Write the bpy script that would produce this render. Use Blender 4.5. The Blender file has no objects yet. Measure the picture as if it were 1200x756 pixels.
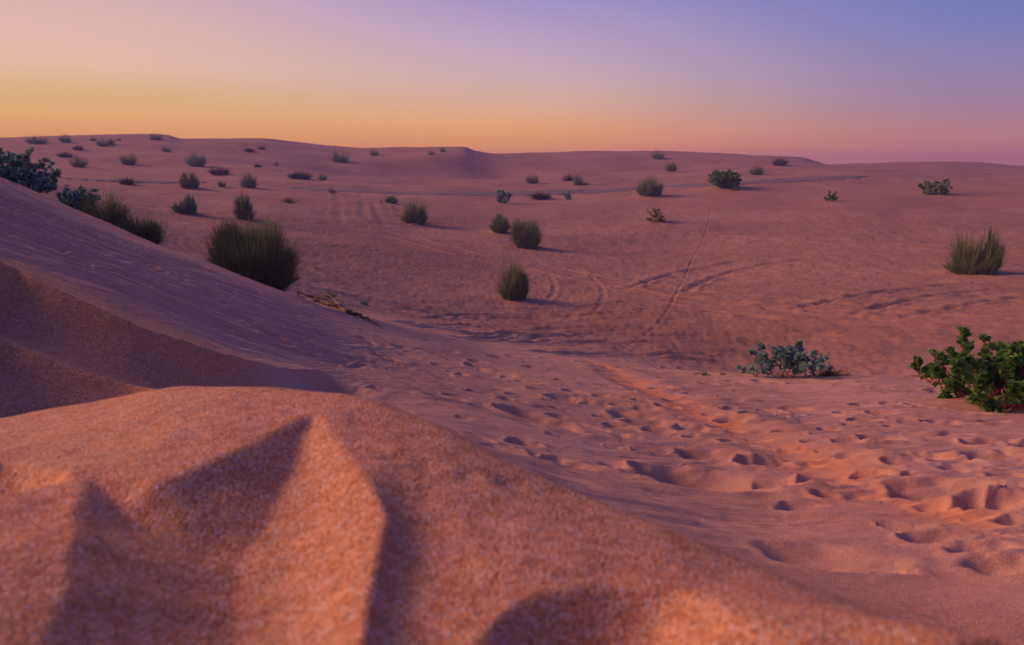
import bpy, math, random
import numpy as np
from math import radians as R, sin, cos, pi
random.seed(7)
S = bpy.context.scene
COL = S.collection
F = 942.0                      # focal length in photo pixels (photo 1200 wide)
PITCH = R(10.9)

# ------------------------------------------------------------------ survey helpers
def ray(px, py):
    """azimuth (0 = straight ahead, + = right) and tangent of elevation of a sight line"""
    a, b = (px-600)/F, -(py-378)/F
    y = cos(PITCH) + b*sin(PITCH)
    z = -sin(PITCH) + b*cos(PITCH)
    return math.atan2(a, y), z/math.hypot(a, y)

def pchip(xk, yk, x):
    """monotone cubic. xk (..., n), yk (..., n) ; x (m,) -> (..., m)"""
    xk = np.asarray(xk, float); yk = np.asarray(yk, float)
    h = np.diff(xk, axis=-1); d = np.diff(yk, axis=-1)/h
    n = xk.shape[-1]
    m = np.zeros_like(yk)
    h0, h1, d0, d1 = h[..., :-1], h[..., 1:], d[..., :-1], d[..., 1:]
    w1, w2 = 2*h1+h0, h1+2*h0
    with np.errstate(all='ignore'):
        mm = (w1+w2)/(w1/d0+w2/d1)
    m[..., 1:-1] = np.where((d0*d1) > 0, mm, 0)
    m[..., 0] = d[..., 0]; m[..., -1] = d[..., -1]
    out_shape = xk.shape[:-1]+(len(x),)
    if xk.ndim == 1:
        i = np.clip(np.searchsorted(xk, x)-1, 0, n-2)
        g = lambda A: A[i]
    else:
        i = np.clip((x[None, :, None] >= xk[:, None, :]).sum(-1)-1, 0, n-2)
        g = lambda A: np.take_along_axis(A, i, axis=1)
    X0, Y0, M0 = g(xk), g(yk), g(m)
    i = i+1
    X1, Y1, M1 = g(xk), g(yk), g(m)
    H = X1-X0; t = np.clip((x-X0)/H, -0.5, 1.5)
    t = np.clip(t, 0, 1)
    return Y0*(1+2*t)*(1-t)**2 + M0*H*t*(1-t)**2 + Y1*t*t*(3-2*t) + M1*H*t*t*(t-1)

def smooth(a, b, x):
    t = np.clip((x-a)/(b-a), 0, 1); return t*t*(3-2*t)

_rng = np.random.RandomState(3)
_PERM = _rng.permutation(4096)
_GR = _rng.uniform(0, 2*pi, 4096)
def perlin(x, y, seed=0):
    xi = np.floor(x).astype(np.int64); yi = np.floor(y).astype(np.int64)
    xf, yf = x-xi, y-yi
    def g(ix, iy, dx, dy):
        k = _PERM[(ix + _PERM[(iy+seed*131) & 4095]) & 4095]
        a = _GR[k]
        return np.cos(a)*dx+np.sin(a)*dy
    u = xf*xf*xf*(xf*(xf*6-15)+10); v = yf*yf*yf*(yf*(yf*6-15)+10)
    a = g(xi, yi, xf, yf); b = g(xi+1, yi, xf-1, yf)
    c = g(xi, yi+1, xf, yf-1); d = g(xi+1, yi+1, xf-1, yf-1)
    return (a+(b-a)*u)+((c+(d-c)*u)-(a+(b-a)*u))*v

# ------------------------------------------------------------------ terrain: feature lines of the dunes
# each line: list of (px, py, distance) sight-line survey points, or ('z', px, dist, z)
PX = [-200, 0, 100, 210, 300, 400, 500, 600, 700, 800, 900, 1000, 1100, 1200, 1400]
def L(ys, rs): return [(p, y, r) for p, y, r in zip(PX, ys, rs)]
crest_y = [512, 490, 474, 455, 457, 466, 497, 545, 590, 630, 670, 706, 746, 790, 880]
crest_r = [1.75, 1.6, 1.5, 1.38, 1.28, 1.18, 1.06, .96, .88, .82, .77, .73, .69, .66, .62]
lines = [
 ('z', [.05]*15, [-.315]*15),
 ('z', [.30]*15, [-.318]*15),
 L([756]*15, [.60,.58,.57,.55,.54,.53,.53,.53,.53,.53,.53,.54,.55,.60,.56]),   # replaced on the right below
 L(crest_y, crest_r),
 ('zr', [1.30]*15, crest_r, [.03,.035,.035,.03,.03,.03,.035,.04,.045,.05,.05,.05,.05,.05,.05]),
 L([520,500,484,466,467,474,503,551,597,638,679,716,757,800,890],
   [2.5,2.4,2.35,2.35,2.4,2.5,2.5,2.35,2.15,1.95,1.8,1.7,1.6,1.5,1.4]),
 L([360,392,408,432,448,452,460,480,508,532,552,566,580,592,610],
   [3.0,3.0,3.05,3.2,3.6,4.5,5.0,4.9,4.6,4.25,3.9,3.6,3.4,3.2,3.0]),
 L([245,298,330,366,392,412,424,440,455,468,480,488,496,504,515],
   [4.6,4.6,4.75,5.2,5.9,6.9,7.5,7.6,7.2,6.8,6.5,6.3,6.2,6.1,6.0]),
 L([125,208,252,296,331,368,392,412,425,436,443,440,448,456,460],
   [13.5,12.0,10.7,9.7,9.6,9.8,10.2,11,11.5,11.8,12,12,11.2,10.8,10.5]),
 L([300,290,310,334,352,366,382,402,416,430,443.5,441,449,457,461],
   [16,15,13.5,12.3,12.2,12.5,13,13.5,14,14.3,14.5,14.5,14.2,14,14]),
 L([225,225,255,298,328,348,362,368,372,375,376,376,376,376,378],
   [25,25,22,18,17,18,19,20,20,20,20,20,20,20,20]),
 L([212,212,232,250,258,268,278,286,288,288,287,286,287,288,290],
   [40,40,38,38,38,39,40,40,41,42,42,42,42,42,42]),
 L([203,207,212,217,220,224,229,230,227,222,217,214,216,219,222],
   [68,68,69,70,72,74,76,78,79,80,82,84,85,85,86]),
 L([196,199,201,204,205,209,213,213,211,208,204,203,206,209,212],
   [95,98,99,100,100,101,102,102,103,104,104,104,105,105,106]),
 L([180,180,179,180,184,192,192,198,196,195,193,198,199,203,206],
   [125,128,130,130,132,132,130,132,133,133,135,136,137,138,140]),
]
SKY = [(-200,168,180),(0,162,178),(45,161,176),(100,159,174),(150,158,172),(185,158,170),(196,159,170),(214,163,172),(260,163,178),(300,163,180),
       (350,167,184),(395,172,186),(440,174,180),(480,173,172),(515,172,165),(542,172,162),(558,177,164),(580,180,170),(640,179,176),
       (720,177,180),(800,178,182),(860,181,184),(900,183,184),(938,185,182),(955,189,182),(970,193,186),(1000,192,196),(1060,190.5,200),
       (1120,190,198),(1165,192,196),(1200,194.5,196),(1400,193,200)]
crs = [ray(p, y) for p, y in zip(PX, crest_y)]

# azimuth samples: dense where the dunes are looked at, coarse behind
AZ = np.concatenate([np.linspace(-pi, R(-46), 60)[:-1], np.linspace(R(-46), R(-35), 90)[:-1], np.linspace(R(-35), R(35), 1500)[:-1],
                     np.linspace(R(35), R(46), 90)[:-1], np.linspace(R(46), pi, 60)])
def dens():
    segs = [(.05, .3, 12), (.3, .55, 60), (.55, 2.0, 290), (2.0, 16, 700), (16, 60, 260), (60, 230, 230), (230, 600, 22)]
    out = []
    for a, b, n in segs:
        out.append(np.exp(np.linspace(math.log(a), math.log(b), n, endpoint=False)))
    return np.concatenate(out+[[600.0]])
RR = dens(); LR = np.log(RR)
NA, NR = len(AZ), len(RR)

def line_fields(ln):
    azs, rs, zs = [], [], []
    if ln[0] == 'z':
        for p, (a, t), r, z in zip(PX, crs, ln[1], ln[2]): azs.append(a); rs.append(r); zs.append(z)
    elif ln[0] == 'zr':
        for (a, t), r0, cr, dz in zip(crs, ln[1]*1, ln[2], ln[3]):
            azs.append(a); rs.append(cr*r0); zs.append(t*cr*r0-dz)
    else:
        for p, y, r in ln:
            a, t = ray(p, y); azs.append(a); rs.append(r); zs.append(t*r)
    # close the ring behind the camera
    zm, rm = (zs[0]+zs[-1])/2, math.exp((math.log(rs[0])+math.log(rs[-1]))/2)
    azs = [-pi] + azs + [pi]; rs = [rm]+rs+[rm]; zs = [zm]+zs+[zm]
    azs = np.array(azs); lr = np.log(rs)
    return pchip(azs, lr, AZ), pchip(azs, np.array(zs), AZ)
fl = [line_fields(l) for l in lines]
sk = line_fields(SKY)
fl.append(sk)
fl.append((sk[0]+.25, sk[1]-4.0))
fl.append((np.full(NA, math.log(360)), np.full(NA, -5.0)))
fl.append((np.full(NA, math.log(600)), np.full(NA, -9.0)))
KX = np.stack([f[0] for f in fl], 1); KZ = np.stack([f[1] for f in fl], 1)
for k in range(1, KX.shape[1]): KX[:, k] = np.maximum(KX[:, k], KX[:, k-1]+.05)
Z = pchip(KX, KZ, LR)
X = np.sin(AZ)[:, None]*RR[None, :]; Y = np.cos(AZ)[:, None]*RR[None, :]
SA, CA = np.sin(AZ), np.cos(AZ)

# gentle undulation at every scale, growing with distance
w = lambda a, b, c, d: smooth(a, b, RR)*(1-smooth(c, d, RR))
Z += .010*perlin(X*1.6, Y*1.6, 1)*smooth(.8, 2.5, RR)*2
Z += (.05*perlin(X*.45+3, Y*.6, 2)*smooth(2.5, 5, RR))
Z += (.22*perlin(X*.11, Y*.13+7, 3)*smooth(14, 30, RR))
Z += (.42*perlin(X*.045, Y*.07, 4)*smooth(45, 80, RR)*(1-.8*smooth(140, 165, RR)))
Z += (.5*np.abs(perlin(X*.03+9, Y*.055+2, 5))*smooth(60, 100, RR)*(1-.8*smooth(140, 165, RR)))

def hit(px, py, rmin=0.3, rmax=500):
    a, t = ray(px, py)
    i = int(np.clip(np.searchsorted(AZ, a), 1, NA-1)); k = (a-AZ[i-1])/(AZ[i]-AZ[i-1])
    z = Z[i-1]*(1-k)+Z[i]*k
    e = z/RR
    ok = (e >= t) & (RR > rmin)
    if not ok.any() or RR[np.argmax(ok)] > rmax:
        # just above the local skyline: stand on the crest
        m = (RR > rmin) & (RR < rmax); j = np.argmax(np.where(m, e, -9)); r = RR[j]; zz = z[j]
    else:
        j = np.argmax(ok)
        e0, e1 = e[j-1], e[j]
        q = 1.0 if e1 == e0 else np.clip((t-e0)/(e1-e0), 0, 1)
        r = RR[j-1]+(RR[j]-RR[j-1])*q; zz = z[j-1]+(z[j]-z[j-1])*q
    return np.array([sin(a)*r, cos(a)*r, zz])

def ground(x, y):
    r = math.hypot(x, y); a = math.atan2(x, y)
    i = int(np.clip(np.searchsorted(AZ, a), 1, NA-1)); j = int(np.clip(np.searchsorted(RR, r), 1, NR-1))
    k = (a-AZ[i-1])/(AZ[i]-AZ[i-1]); q = (r-RR[j-1])/(RR[j]-RR[j-1])
    return (Z[i-1, j-1]*(1-k)*(1-q)+Z[i, j-1]*k*(1-q)+Z[i-1, j]*(1-k)*q+Z[i, j]*k*q)

def window(x0, x1, y0, y1):
    """index slices of the grid covering a world rectangle (in front of the camera)"""
    cs = [(x0, y0), (x0, y1), (x1, y0), (x1, y1)]
    azs = [math.atan2(x, y) for x, y in cs]
    cx, cy = np.clip(0, x0, x1), np.clip(0, y0, y1)
    rmin = math.hypot(cx, cy); rmax = max(math.hypot(x, y) for x, y in cs)
    if y0 <= 0: i0, i1 = 0, NA
    else: i0, i1 = np.searchsorted(AZ, min(azs)), np.searchsorted(AZ, max(azs))+1
    j0, j1 = np.searchsorted(RR, rmin), np.searchsorted(RR, rmax)+1
    return slice(max(0, i0-1), min(NA, i1+1)), slice(max(0, j0-1), min(NR, j1+1))

def polydist(pts, x, y):
    """distance, signed side (+ left of travel) and run fraction to a polyline"""
    P = np.asarray(pts, float)[:, :2]
    best = np.full(x.shape, 1e9); side = np.zeros(x.shape); run = np.zeros(x.shape)
    seg = np.hypot(*np.diff(P, axis=0).T); tot = seg.sum(); acc = 0
    for k in range(len(P)-1):
        a, b = P[k], P[k+1]; d = b-a; l2 = (d*d).sum()+1e-12
        t = np.clip(((x-a[0])*d[0]+(y-a[1])*d[1])/l2, 0, 1)
        dx, dy = x-(a[0]+t*d[0]), y-(a[1]+t*d[1])
        dd = np.hypot(dx, dy)
        sn = (d[0]*(y-a[1])-d[1]*(x-a[0]))/math.sqrt(l2)/(dd+1e-9)
        m = (dd < best-1e-6) | ((dd < best+1e-6) & (np.abs(sn) > np.abs(side)))
        best = np.where(m, dd, best)
        side = np.where(m, sn, side)
        run = np.where(m, (acc+t*seg[k])/tot, run)
        acc += seg[k]
    return best, np.sign(side), run

def resample(pts, n=5):
    """Catmull-Rom through world points"""
    P = [np.asarray(p, float) for p in pts]
    P = [2*P[0]-P[1]]+P+[2*P[-1]-P[-2]]
    out = []
    for i in range(1, len(P)-2):
        for k in range(n):
            t = k/n
            out.append(.5*((2*P[i])+(-P[i-1]+P[i+1])*t+(2*P[i-1]-5*P[i]+4*P[i+1]-P[i+2])*t*t+(-P[i-1]+3*P[i]-3*P[i+1]+P[i+2])*t**3))
    out.append(P[-2]); return np.array(out)

def survey(pxs, rmin): return resample([hit(p, y, rmin) for p, y in pxs], 6)
def scarp(pxs, A, wd, side=-1, flat=False, pw=1.0, ends=.12, up=0.0, rmin=.3, wob=0.0, world=None, Afn=None):
    """a wind-cut edge: ground falls away on one side of the line and comes back softly"""
    P = survey(pxs, rmin) if world is None else world
    m = wd*(13 if flat else 9)
    sl = window(P[:, 0].min()-m, P[:, 0].max()+m, P[:, 1].min()-m, P[:, 1].max()+m)
    x, y = X[sl], Y[sl]
    xx, yy = x, y
    if wob:
        xx = x+wob*perlin(x*1.2/wd, y*1.2/wd, 8); yy = y+wob*perlin(x*1.2/wd+5, y*1.2/wd, 9)
    d, s, t = polydist(P, xx, yy)
    tap = (smooth(0, ends, t)*(1-smooth(1-ends, 1, t))) if ends else 1
    q = d/wd
    if Afn: A = np.interp(t, *Afn)
    qq = q**pw
    dn = -A*((1-np.exp(-1.1*qq))*np.exp(-(q/5)**2) if flat else qq*np.exp(1-qq))*(s == side)
    upz = up*np.exp(-q*1.5)*(s != side)+up*np.exp(-q*6)*(s == side)
    Z[sl] += (dn+upz)*tap

def groove(pxs, depth, wd, rim=.4, rmin=3, world=None, fade=.1):
    P = resample([hit(p, y, rmin) for p, y in pxs], 6) if world is None else world
    m = wd*4
    sl = window(P[:, 0].min()-m, P[:, 0].max()+m, P[:, 1].min()-m, P[:, 1].max()+m)
    d, s, t = polydist(P, X[sl], Y[sl]); q = d/wd
    tap = smooth(0, fade, t)*(1-smooth(1-fade, 1, t))*(.75+.5*np.sin(t*40)*.5)
    Z[sl] += (-depth*np.exp(-q*q*2.2)+rim*depth*np.exp(-((q-1.5)/.5)**2))*tap
    return P

def offset(P, d):
    T = np.gradient(P[:, :2], axis=0); T /= np.hypot(T[:, 0], T[:, 1])[:, None]+1e-9
    Q = P.copy(); Q[:, 0] += -T[:, 1]*d; Q[:, 1] += T[:, 0]*d; return Q

def tyre(pxs, depth=.05, wd=.14, gauge=1.5, rmin=3):
    depth *= 1.05
    P = resample([hit(p, y, rmin) for p, y in pxs], 6)
    groove(None, depth, wd, world=P, rim=.6); groove(None, depth, wd, world=offset(P, gauge), rim=.6)

def pit(c, a, b, ang, depth, rim=.25, sk=0.0, sharp=2.0):
    """footprint-like hollow: half axes a (along ang) and b, steep on one side"""
    m = max(a, b)*2.6
    sl = window(c[0]-m, c[0]+m, c[1]-m, c[1]+m)
    x, y = X[sl]-c[0], Y[sl]-c[1]
    u = (x*cos(ang)+y*sin(ang))/a; v = (-x*sin(ang)+y*cos(ang))/b
    n = perlin(x/m*3+c[0]*7, y/m*3+c[1]*5, 6)*.35
    u = np.where(u < 0, u*(1+1.1*sk), u*(1-.35*sk)); q = np.sqrt(u*u+v*v)*(1+n)
    f = -depth*np.exp(-(q**sharp)*.9) + depth*rim*np.exp(-((q-1.55)/.42)**2)
    Z[sl] += f

# ---- dark slip faces of the left dune, foreground rims and hollows
scarp([(40,880),(60,740),(78,650),(90,585),(104,560),(150,556),(200,553),(270,528),(330,498),(358,485),(378,487),(390,505),(404,530),(436,572),(448,602),(443,650),(424,740),(405,880)],
      .080, .105, side=-1, rmin=.3, ends=.04, wob=.008, up=.0, flat=True, pw=1.2, Afn=([0, 1], [.078, .078]))
scarp([(414,540),(436,572),(448,602),(443,650),(424,740),(405,880)], .015, .04, side=1, rmin=.3, ends=.3, pw=1.3)
scarp([(-160,545),(0,541),(55,546),(88,560)], .065, .08, side=-1, rmin=.3, ends=.03, wob=.006, pw=1.25)
scarp([(510,860),(560,745),(620,698),(700,682),(800,692),(900,725),(1000,790)], .045, .10, side=-1, rmin=.3, ends=.35, wob=.02, pw=1.3)
groove([(398,548),(430,533),(470,537),(540,553),(620,570),(700,590)], .006, .022, rim=.3, rmin=.3, fade=.3)
# loose grains slump: round off every cut edge near the camera by about a centimetre
_j = int(np.searchsorted(RR, 1.7)); _w = (1-smooth(1.3, 1.65, RR[:_j]))[None, :]
_B = Z[:, :_j].copy()
for _ in range(1):
    _c = np.cumsum(np.pad(_B, ((9, 8), (0, 0)), 'edge'), axis=0); _B = np.concatenate([_c[16:17], _c[17:]-_c[:-17]], 0)/17
    _c = np.cumsum(np.pad(_B, ((0, 0), (2, 2)), 'edge'), axis=1); _B = np.concatenate([_c[:, 4:5], _c[:, 5:]-_c[:, :-5]], 1)/5
_B = _B[:NA]
Z[:, :_j] += (_B-Z[:, :_j])*_w*(np.abs(AZ) < R(34))[:, None]
Z += .006*perlin(X*5.5, Y*5.5, 11)*(1-smooth(1.5, 3, RR))
Z += .0022*perlin(X*17, Y*17, 12)*(1-smooth(1.5, 3, RR))

_c = hit(505, 196, 60)
pit(_c, 17, 11, .3, 1.9, rim=.1)
_c = hit(690, 196, 60); pit(_c, 26, 10, .0, 1.2, rim=.1)
# ---- footprints and hollows (px, py, half width in px)
pits = [(511,417,13),(468,408,10),(400,427,18),(385,446,22),(508,467,19),(479,448,18),(513,443,9),(547,443,15),(580,420,10),(553,463,12),
 (609,448,12),(627,458,12),(601,464,13),(652,467,15),(679,465,13),(612,490,32),(657,491,20),(649,535,28),(524,456,10),(567,436,8),(593,472,13),
 (551,431,9),(692,446,9),(706,453,10),(730,462,10),(760,464,13),(747,470,9),(749,480,12),(775,478,10),(733,486,22),(747,499,22),(762,507,12),
 (710,511,18),(803,498,9),(805,505,16),(811,514,12),(842,501,13),(856,522,17),(721,528,14),(752,532,14),(814,537,26),(819,554,18),(792,563,52),
 (877,547,18),(903,546,21),(850,470,11),(809,464,11),(880,488,16),(917,489,7),(864,579,18),(946,572,15),(961,488,13),(916,489,6),(985,485,9),
 (1006,494,12),(993,500,8),(955,509,9),(948,517,11),(985,519,11),(962,527,8),(965,503,8),(1047,502,10),(1077,512,17),(1006,477,11),(1083,536,18),
 (1162,541,32),(1180,531,16),(1125,486,12),(1011,555,14),(1077,578,36),(1146,595,26),(1180,577,17),(1175,588,14),(1069,560,11),(957,569,22),
 (1135,612,11),(1196,630,14),(1069,478,10),(936,652,48),(1036,668,14),(1157,665,28),(311,393,15),(280,372,12),(259,385,10),(84,304,11),
 (112,295,9),(143,307,9),(175,314,8),(66,293,9),(350,402,11),(425,398,9),(445,420,12),(530,402,8),(500,400,7),(620,430,9),(655,447,9),(690,474,12),(667,458,9)]
rp = random.Random(11)
jobs = []
for px, py, hw in pits:
    c = hit(px, py, 1.45); r = math.hypot(c[0], c[1]); a = hw*r/F*1.25
    jobs.append((c, a, a*rp.uniform(.62, .8), -.30+rp.uniform(-.25, .25), a*rp.uniform(.52, .66)*(.75 if hw > 40 else 1), rp.uniform(.10, .25), .8, 2.6))
got = [(p_[0], p_[1]) for p_ in pits]
for k in range(1500):
    px = rp.uniform(395, 1215); y0 = 402+(px-400)*.075; y1 = 475+(px-400)*.235
    py = y0+(y1-y0)*rp.random()**1.25; hw = 8+max(0, py-400)*.075
    if any(((px-a_)/(hw*1.75))**2+((py-b_)/(hw*.70))**2 < 1 for a_, b_ in got): continue
    got.append((px, py)); c = hit(px, py, 1.45); r = math.hypot(c[0], c[1]); a = hw*rp.uniform(.8, 1.25)*r/F
    if rp.random() < .8: jobs.append((c, a, a*rp.uniform(.5, .8), rp.uniform(-.55, .1), a*rp.uniform(.38, .68), rp.uniform(.08, .25), rp.uniform(.3, .9), rp.uniform(2, 3)))
for k in range(70):                      # faint prints on the left slope
    c = hit(rp.uniform(-20, 330), 0, 2.0) if False else None
    r = rp.uniform(6.5, 11); az = rp.uniform(R(-36), R(-14)); a = rp.uniform(.05, .11)
    jobs.append(((sin(az)*r, cos(az)*r), a, a*.6, -.4, a*rp.uniform(.15, .3), .3, .2))
for j in jobs: pit(*j)

for px, py, hw, hh in [(601,350,34,.10),(617,291,30,.16),(486,262,26,.16),(586,273,20,.12),(1136,322,50,.14),(762,231,24,.25),(848,222,30,.3),(918,444,75,.05),(1150,474,90,.05),(769,261,22,.15),(634,234,20,.2),(286,257,24,.12),(218,250,22,.15),(222,221,20,.2),(1094,228,30,.25)]:
    c = hit(px, py, 8); r = math.hypot(c[0], c[1]); pit(c, hw*r/F, hw*r/F*.8, 0, -hh, rim=0)
# ---- wind streaks and ripples
def ripple(ang, wl, stretch, amp, mask, seed):
    u = X*cos(ang)+Y*sin(ang); v = -X*sin(ang)+Y*cos(ang)
    v = v+.35*wl*4*perlin(u/(wl*9), v/(wl*9), seed+20)
    n = perlin(u/(wl*stretch), v/wl, seed)
    return amp*(1-2*np.abs(n)*1.6)*mask
band = smooth(1.9, 2.6, RR)*(1-smooth(10, 14, RR))
Zr = ripple(.06, .10, 5, .0125, band, 31) + ripple(-.30, .065, 3, .004, band, 33)
azd = np.degrees(AZ)[:, None]
left = 1-smooth(-16, -4, azd)
_a, _b = hit(20, 300, 2.6), hit(330, 415, 2.6); SANG = math.atan2(_b[1]-_a[1], _b[0]-_a[0])
Z += Zr*(1-.65*left)
# long combed streaks down the left dune
Z += ripple(SANG, .13, 26, .022, smooth(4.3, 5.6, RR)*(1-smooth(7.5, 10, RR)), 35)*left
Z += ripple(SANG+.04, .06, 30, .011, smooth(3.8, 5, RR)*(1-smooth(7.5, 10, RR)), 36)*left
# drifts between the prints
Z += .035*perlin((X*.97-Y*.25)*.9, (X*.25+Y*.97)*2.1, 37)*smooth(2.2, 3.5, RR)*(1-smooth(9, 13, RR))*(1-.6*left)
_h = [hit(p, y, 2.45) for p, y in [(-160,270),(0,314),(45,335),(88,356),(175,395),(224,409),(300,430)]]
_d = _h[-1]-_h[-3]; _d /= np.linalg.norm(_d[:2]); _h += [_h[-1]+_d*.35, _h[-1]+_d*.75]
LIP = [resample(_h, 6),
       survey([(-120,318),(0,365),(45,385),(105,409),(158,430),(215,451)], 2.45), survey([(-120,372),(0,388),(60,404),(110,424),(180,450)], 2.45)]
scarp(None, .20, .34, up=.03, ends=.1, world=LIP[0], Afn=([0, .55, .72, .88, 1], [.20, .19, .14, .06, .0]))
scarp(None, .10, .22, up=.05, ends=.15, world=LIP[1], pw=1.2)
scarp(None, .08, .30, ends=.15, world=LIP[2], pw=1.5)
# trampled valley floor
vm = smooth(11, 16, RR)*(1-smooth(45, 70, RR))
Z += .05*perlin(X*1.5, Y*.9, 41)*vm*(.3+.5*smooth(-6, 8, azd)) + .017*perlin(X*3.6, Y*2.2, 42)*vm + ripple(.12, .32, 7, .016, vm, 46) + .016*perlin(X*7, Y*4.0, 44)*vm
Z += .06*perlin(X*.5, Y*.35, 43)*smooth(30, 45, RR)*(1-smooth(110, 150, RR))

# ---- wheel tracks on the valley floor
track_pts = []
tyre([(345,322),(420,346),(500,362),(600,374),(700,368),(800,360),(900,362),(1000,368)], .05, .13, 1.3)
tyre([(330,330),(400,345),(470,360),(560,376),(680,380),(800,378),(950,374),(1210,360)], .05, .14, -1.5)
tyre([(385,258),(450,276),(520,296),(620,316),(740,338),(860,358),(1000,372),(1210,380)], .05, .2, 1.6)
tyre([(990,372),(1050,356),(1120,344),(1210,334)], .07, .18, 1.6)
tyre([(1050,372),(1110,362),(1210,346)], .06, .16, 1.4)
tyre([(800,344),(825,330),(860,318),(920,307),(990,300)], .06, .18, 1.8)
tyre([(690,372),(706,352),(704,336),(690,322)], .018, .10, 1.5)
tyre([(560,262),(700,266),(850,277),(1000,287),(1210,302)], .06, .25, 2.0)
tyre([(300,250),(380,262),(470,268),(560,266)], .05,.2,1.8)
tyre([(390,225),(397,236),(396,250),(404,262)], .02, .3, 2.4)
tyre([(420,225),(426,236),(425,250),(434,262)], .02, .3, 2.4)
tyre([(640,390),(760,386),(900,388),(1050,392),(1210,402)], .05, .12, 1.5)
tyre([(600,396),(700,402),(830,400),(960,404),(1080,410)], .045, .12, -1.2)
tyre([(700,350),(780,356),(900,372),(1050,384),(1210,392)], .06, .15, 1.5)
tyre([(180,268),(250,292),(330,318)], .06, .2, 1.4)
tyre([(600,244),(700,250),(840,256),(1000,262),(1210,276)], .05, .25, 2.0)
for k in range(30):
    y0 = rp.uniform(350, 414); x0 = rp.uniform(420, 900); ln = rp.uniform(180, 420); s = rp.uniform(-.04, .05)
    groove([(x0, y0), (x0+ln/3, y0+s*ln/3+rp.uniform(-2, 2)), (x0+ln*2/3, y0+s*ln*.66+rp.uniform(-2, 2)), (x0+ln, y0+s*ln)], rp.uniform(.04, .075), rp.uniform(.07, .14), rmin=11, fade=.25)
groove([(826,222),(831,240),(830,262),(818,292),(800,330),(780,368),(742,402),(706,420)], .016, .06, rim=.5)
BAND = resample([hit(p, y, 3) for p, y in [(700,424),(730,440),(790,468),(860,500),(930,532),(1010,565),(1090,600),(1210,655)]], 6)
groove(None, .035, .24, rim=.5, world=BAND, fade=.08)

# ------------------------------------------------------------------ small helpers
def link(o, parent=None):
    COL.objects.link(o)
    if parent is not None: o.parent = parent
    return o
def mesh_obj(name, verts, faces, mat, parent=None, smooth_=False):
    me = bpy.data.meshes.new(name)
    V = np.asarray(verts, np.float32); Fc = np.asarray(faces, np.int32)
    n = Fc.shape[1]
    me.vertices.add(len(V)); me.vertices.foreach_set('co', V.ravel())
    me.loops.add(Fc.size); me.loops.foreach_set('vertex_index', Fc.ravel())
    me.polygons.add(len(Fc)); me.polygons.foreach_set('loop_start', np.arange(0, Fc.size, n, dtype=np.int32))
    me.polygons.foreach_set('loop_total', np.full(len(Fc), n, np.int32))
    if smooth_: me.polygons.foreach_set('use_smooth', np.ones(len(Fc), bool))
    me.update(calc_edges=True); me.validate()
    if mat: me.materials.append(mat)
    return link(bpy.data.objects.new(name, me), parent)
def empty(name, loc):
    o = bpy.data.objects.new(name, None); o.empty_display_size = .2; o.location = loc; return link(o)
def tag(o, label=None, cat=None, group=None, kind=None):
    if label: o['label'] = label
    if cat: o['category'] = cat
    if group: o['group'] = group
    if kind: o['kind'] = kind
    return o

# ------------------------------------------------------------------ materials
def lin(c):
    return tuple(((v/255)/12.92 if v/255 <= .04045 else ((v/255+.055)/1.055)**2.4) for v in c)+(1,)
class NT:
    def __init__(s, name):
        s.m = bpy.data.materials.new(name); s.m.use_nodes = True; s.t = s.m.node_tree; s.t.nodes.clear()
        s.out = s.n('ShaderNodeOutputMaterial')
    def n(s, typ, **kw):
        nd = s.t.nodes.new(typ)
        for k, v in kw.items():
            if k.startswith('i_'):
                key = k[2:].replace('_', ' ')
                nd.inputs[int(key) if key.isdigit() else key].default_value = v
            else: setattr(nd, k, v)
        return nd
    def l(s, a, b): s.t.links.new(a, b)
    def math(s, op, a, b=None, c=None, clamp=False):
        nd = s.n('ShaderNodeMath', operation=op); nd.use_clamp = clamp
        for i, v in enumerate((a, b, c)):
            if v is None: continue
            if isinstance(v, (int, float)): nd.inputs[i].default_value = v
            else: s.l(v, nd.inputs[i])
        return nd.outputs[0]
    def mix(s, f, a, b, mode='MIX'):
        nd = s.n('ShaderNodeMix', data_type='RGBA', blend_type=mode)
        for i, v in ((0, f), (6, a), (7, b)):
            if isinstance(v, (int, float)): nd.inputs[i].default_value = v
            elif isinstance(v, tuple): nd.inputs[i].default_value = v
            else: s.l(v, nd.inputs[i])
        return nd.outputs[2]
    def ramp(s, f, stops, interp='LINEAR'):
        nd = s.n('ShaderNodeValToRGB'); e = nd.color_ramp.elements; nd.color_ramp.interpolation = interp
        while len(e) < len(stops): e.new(.5)
        for el, (p, c) in zip(e, stops): el.position = p; el.color = c
        s.l(f, nd.inputs[0]); return nd.outputs[0]

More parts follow.
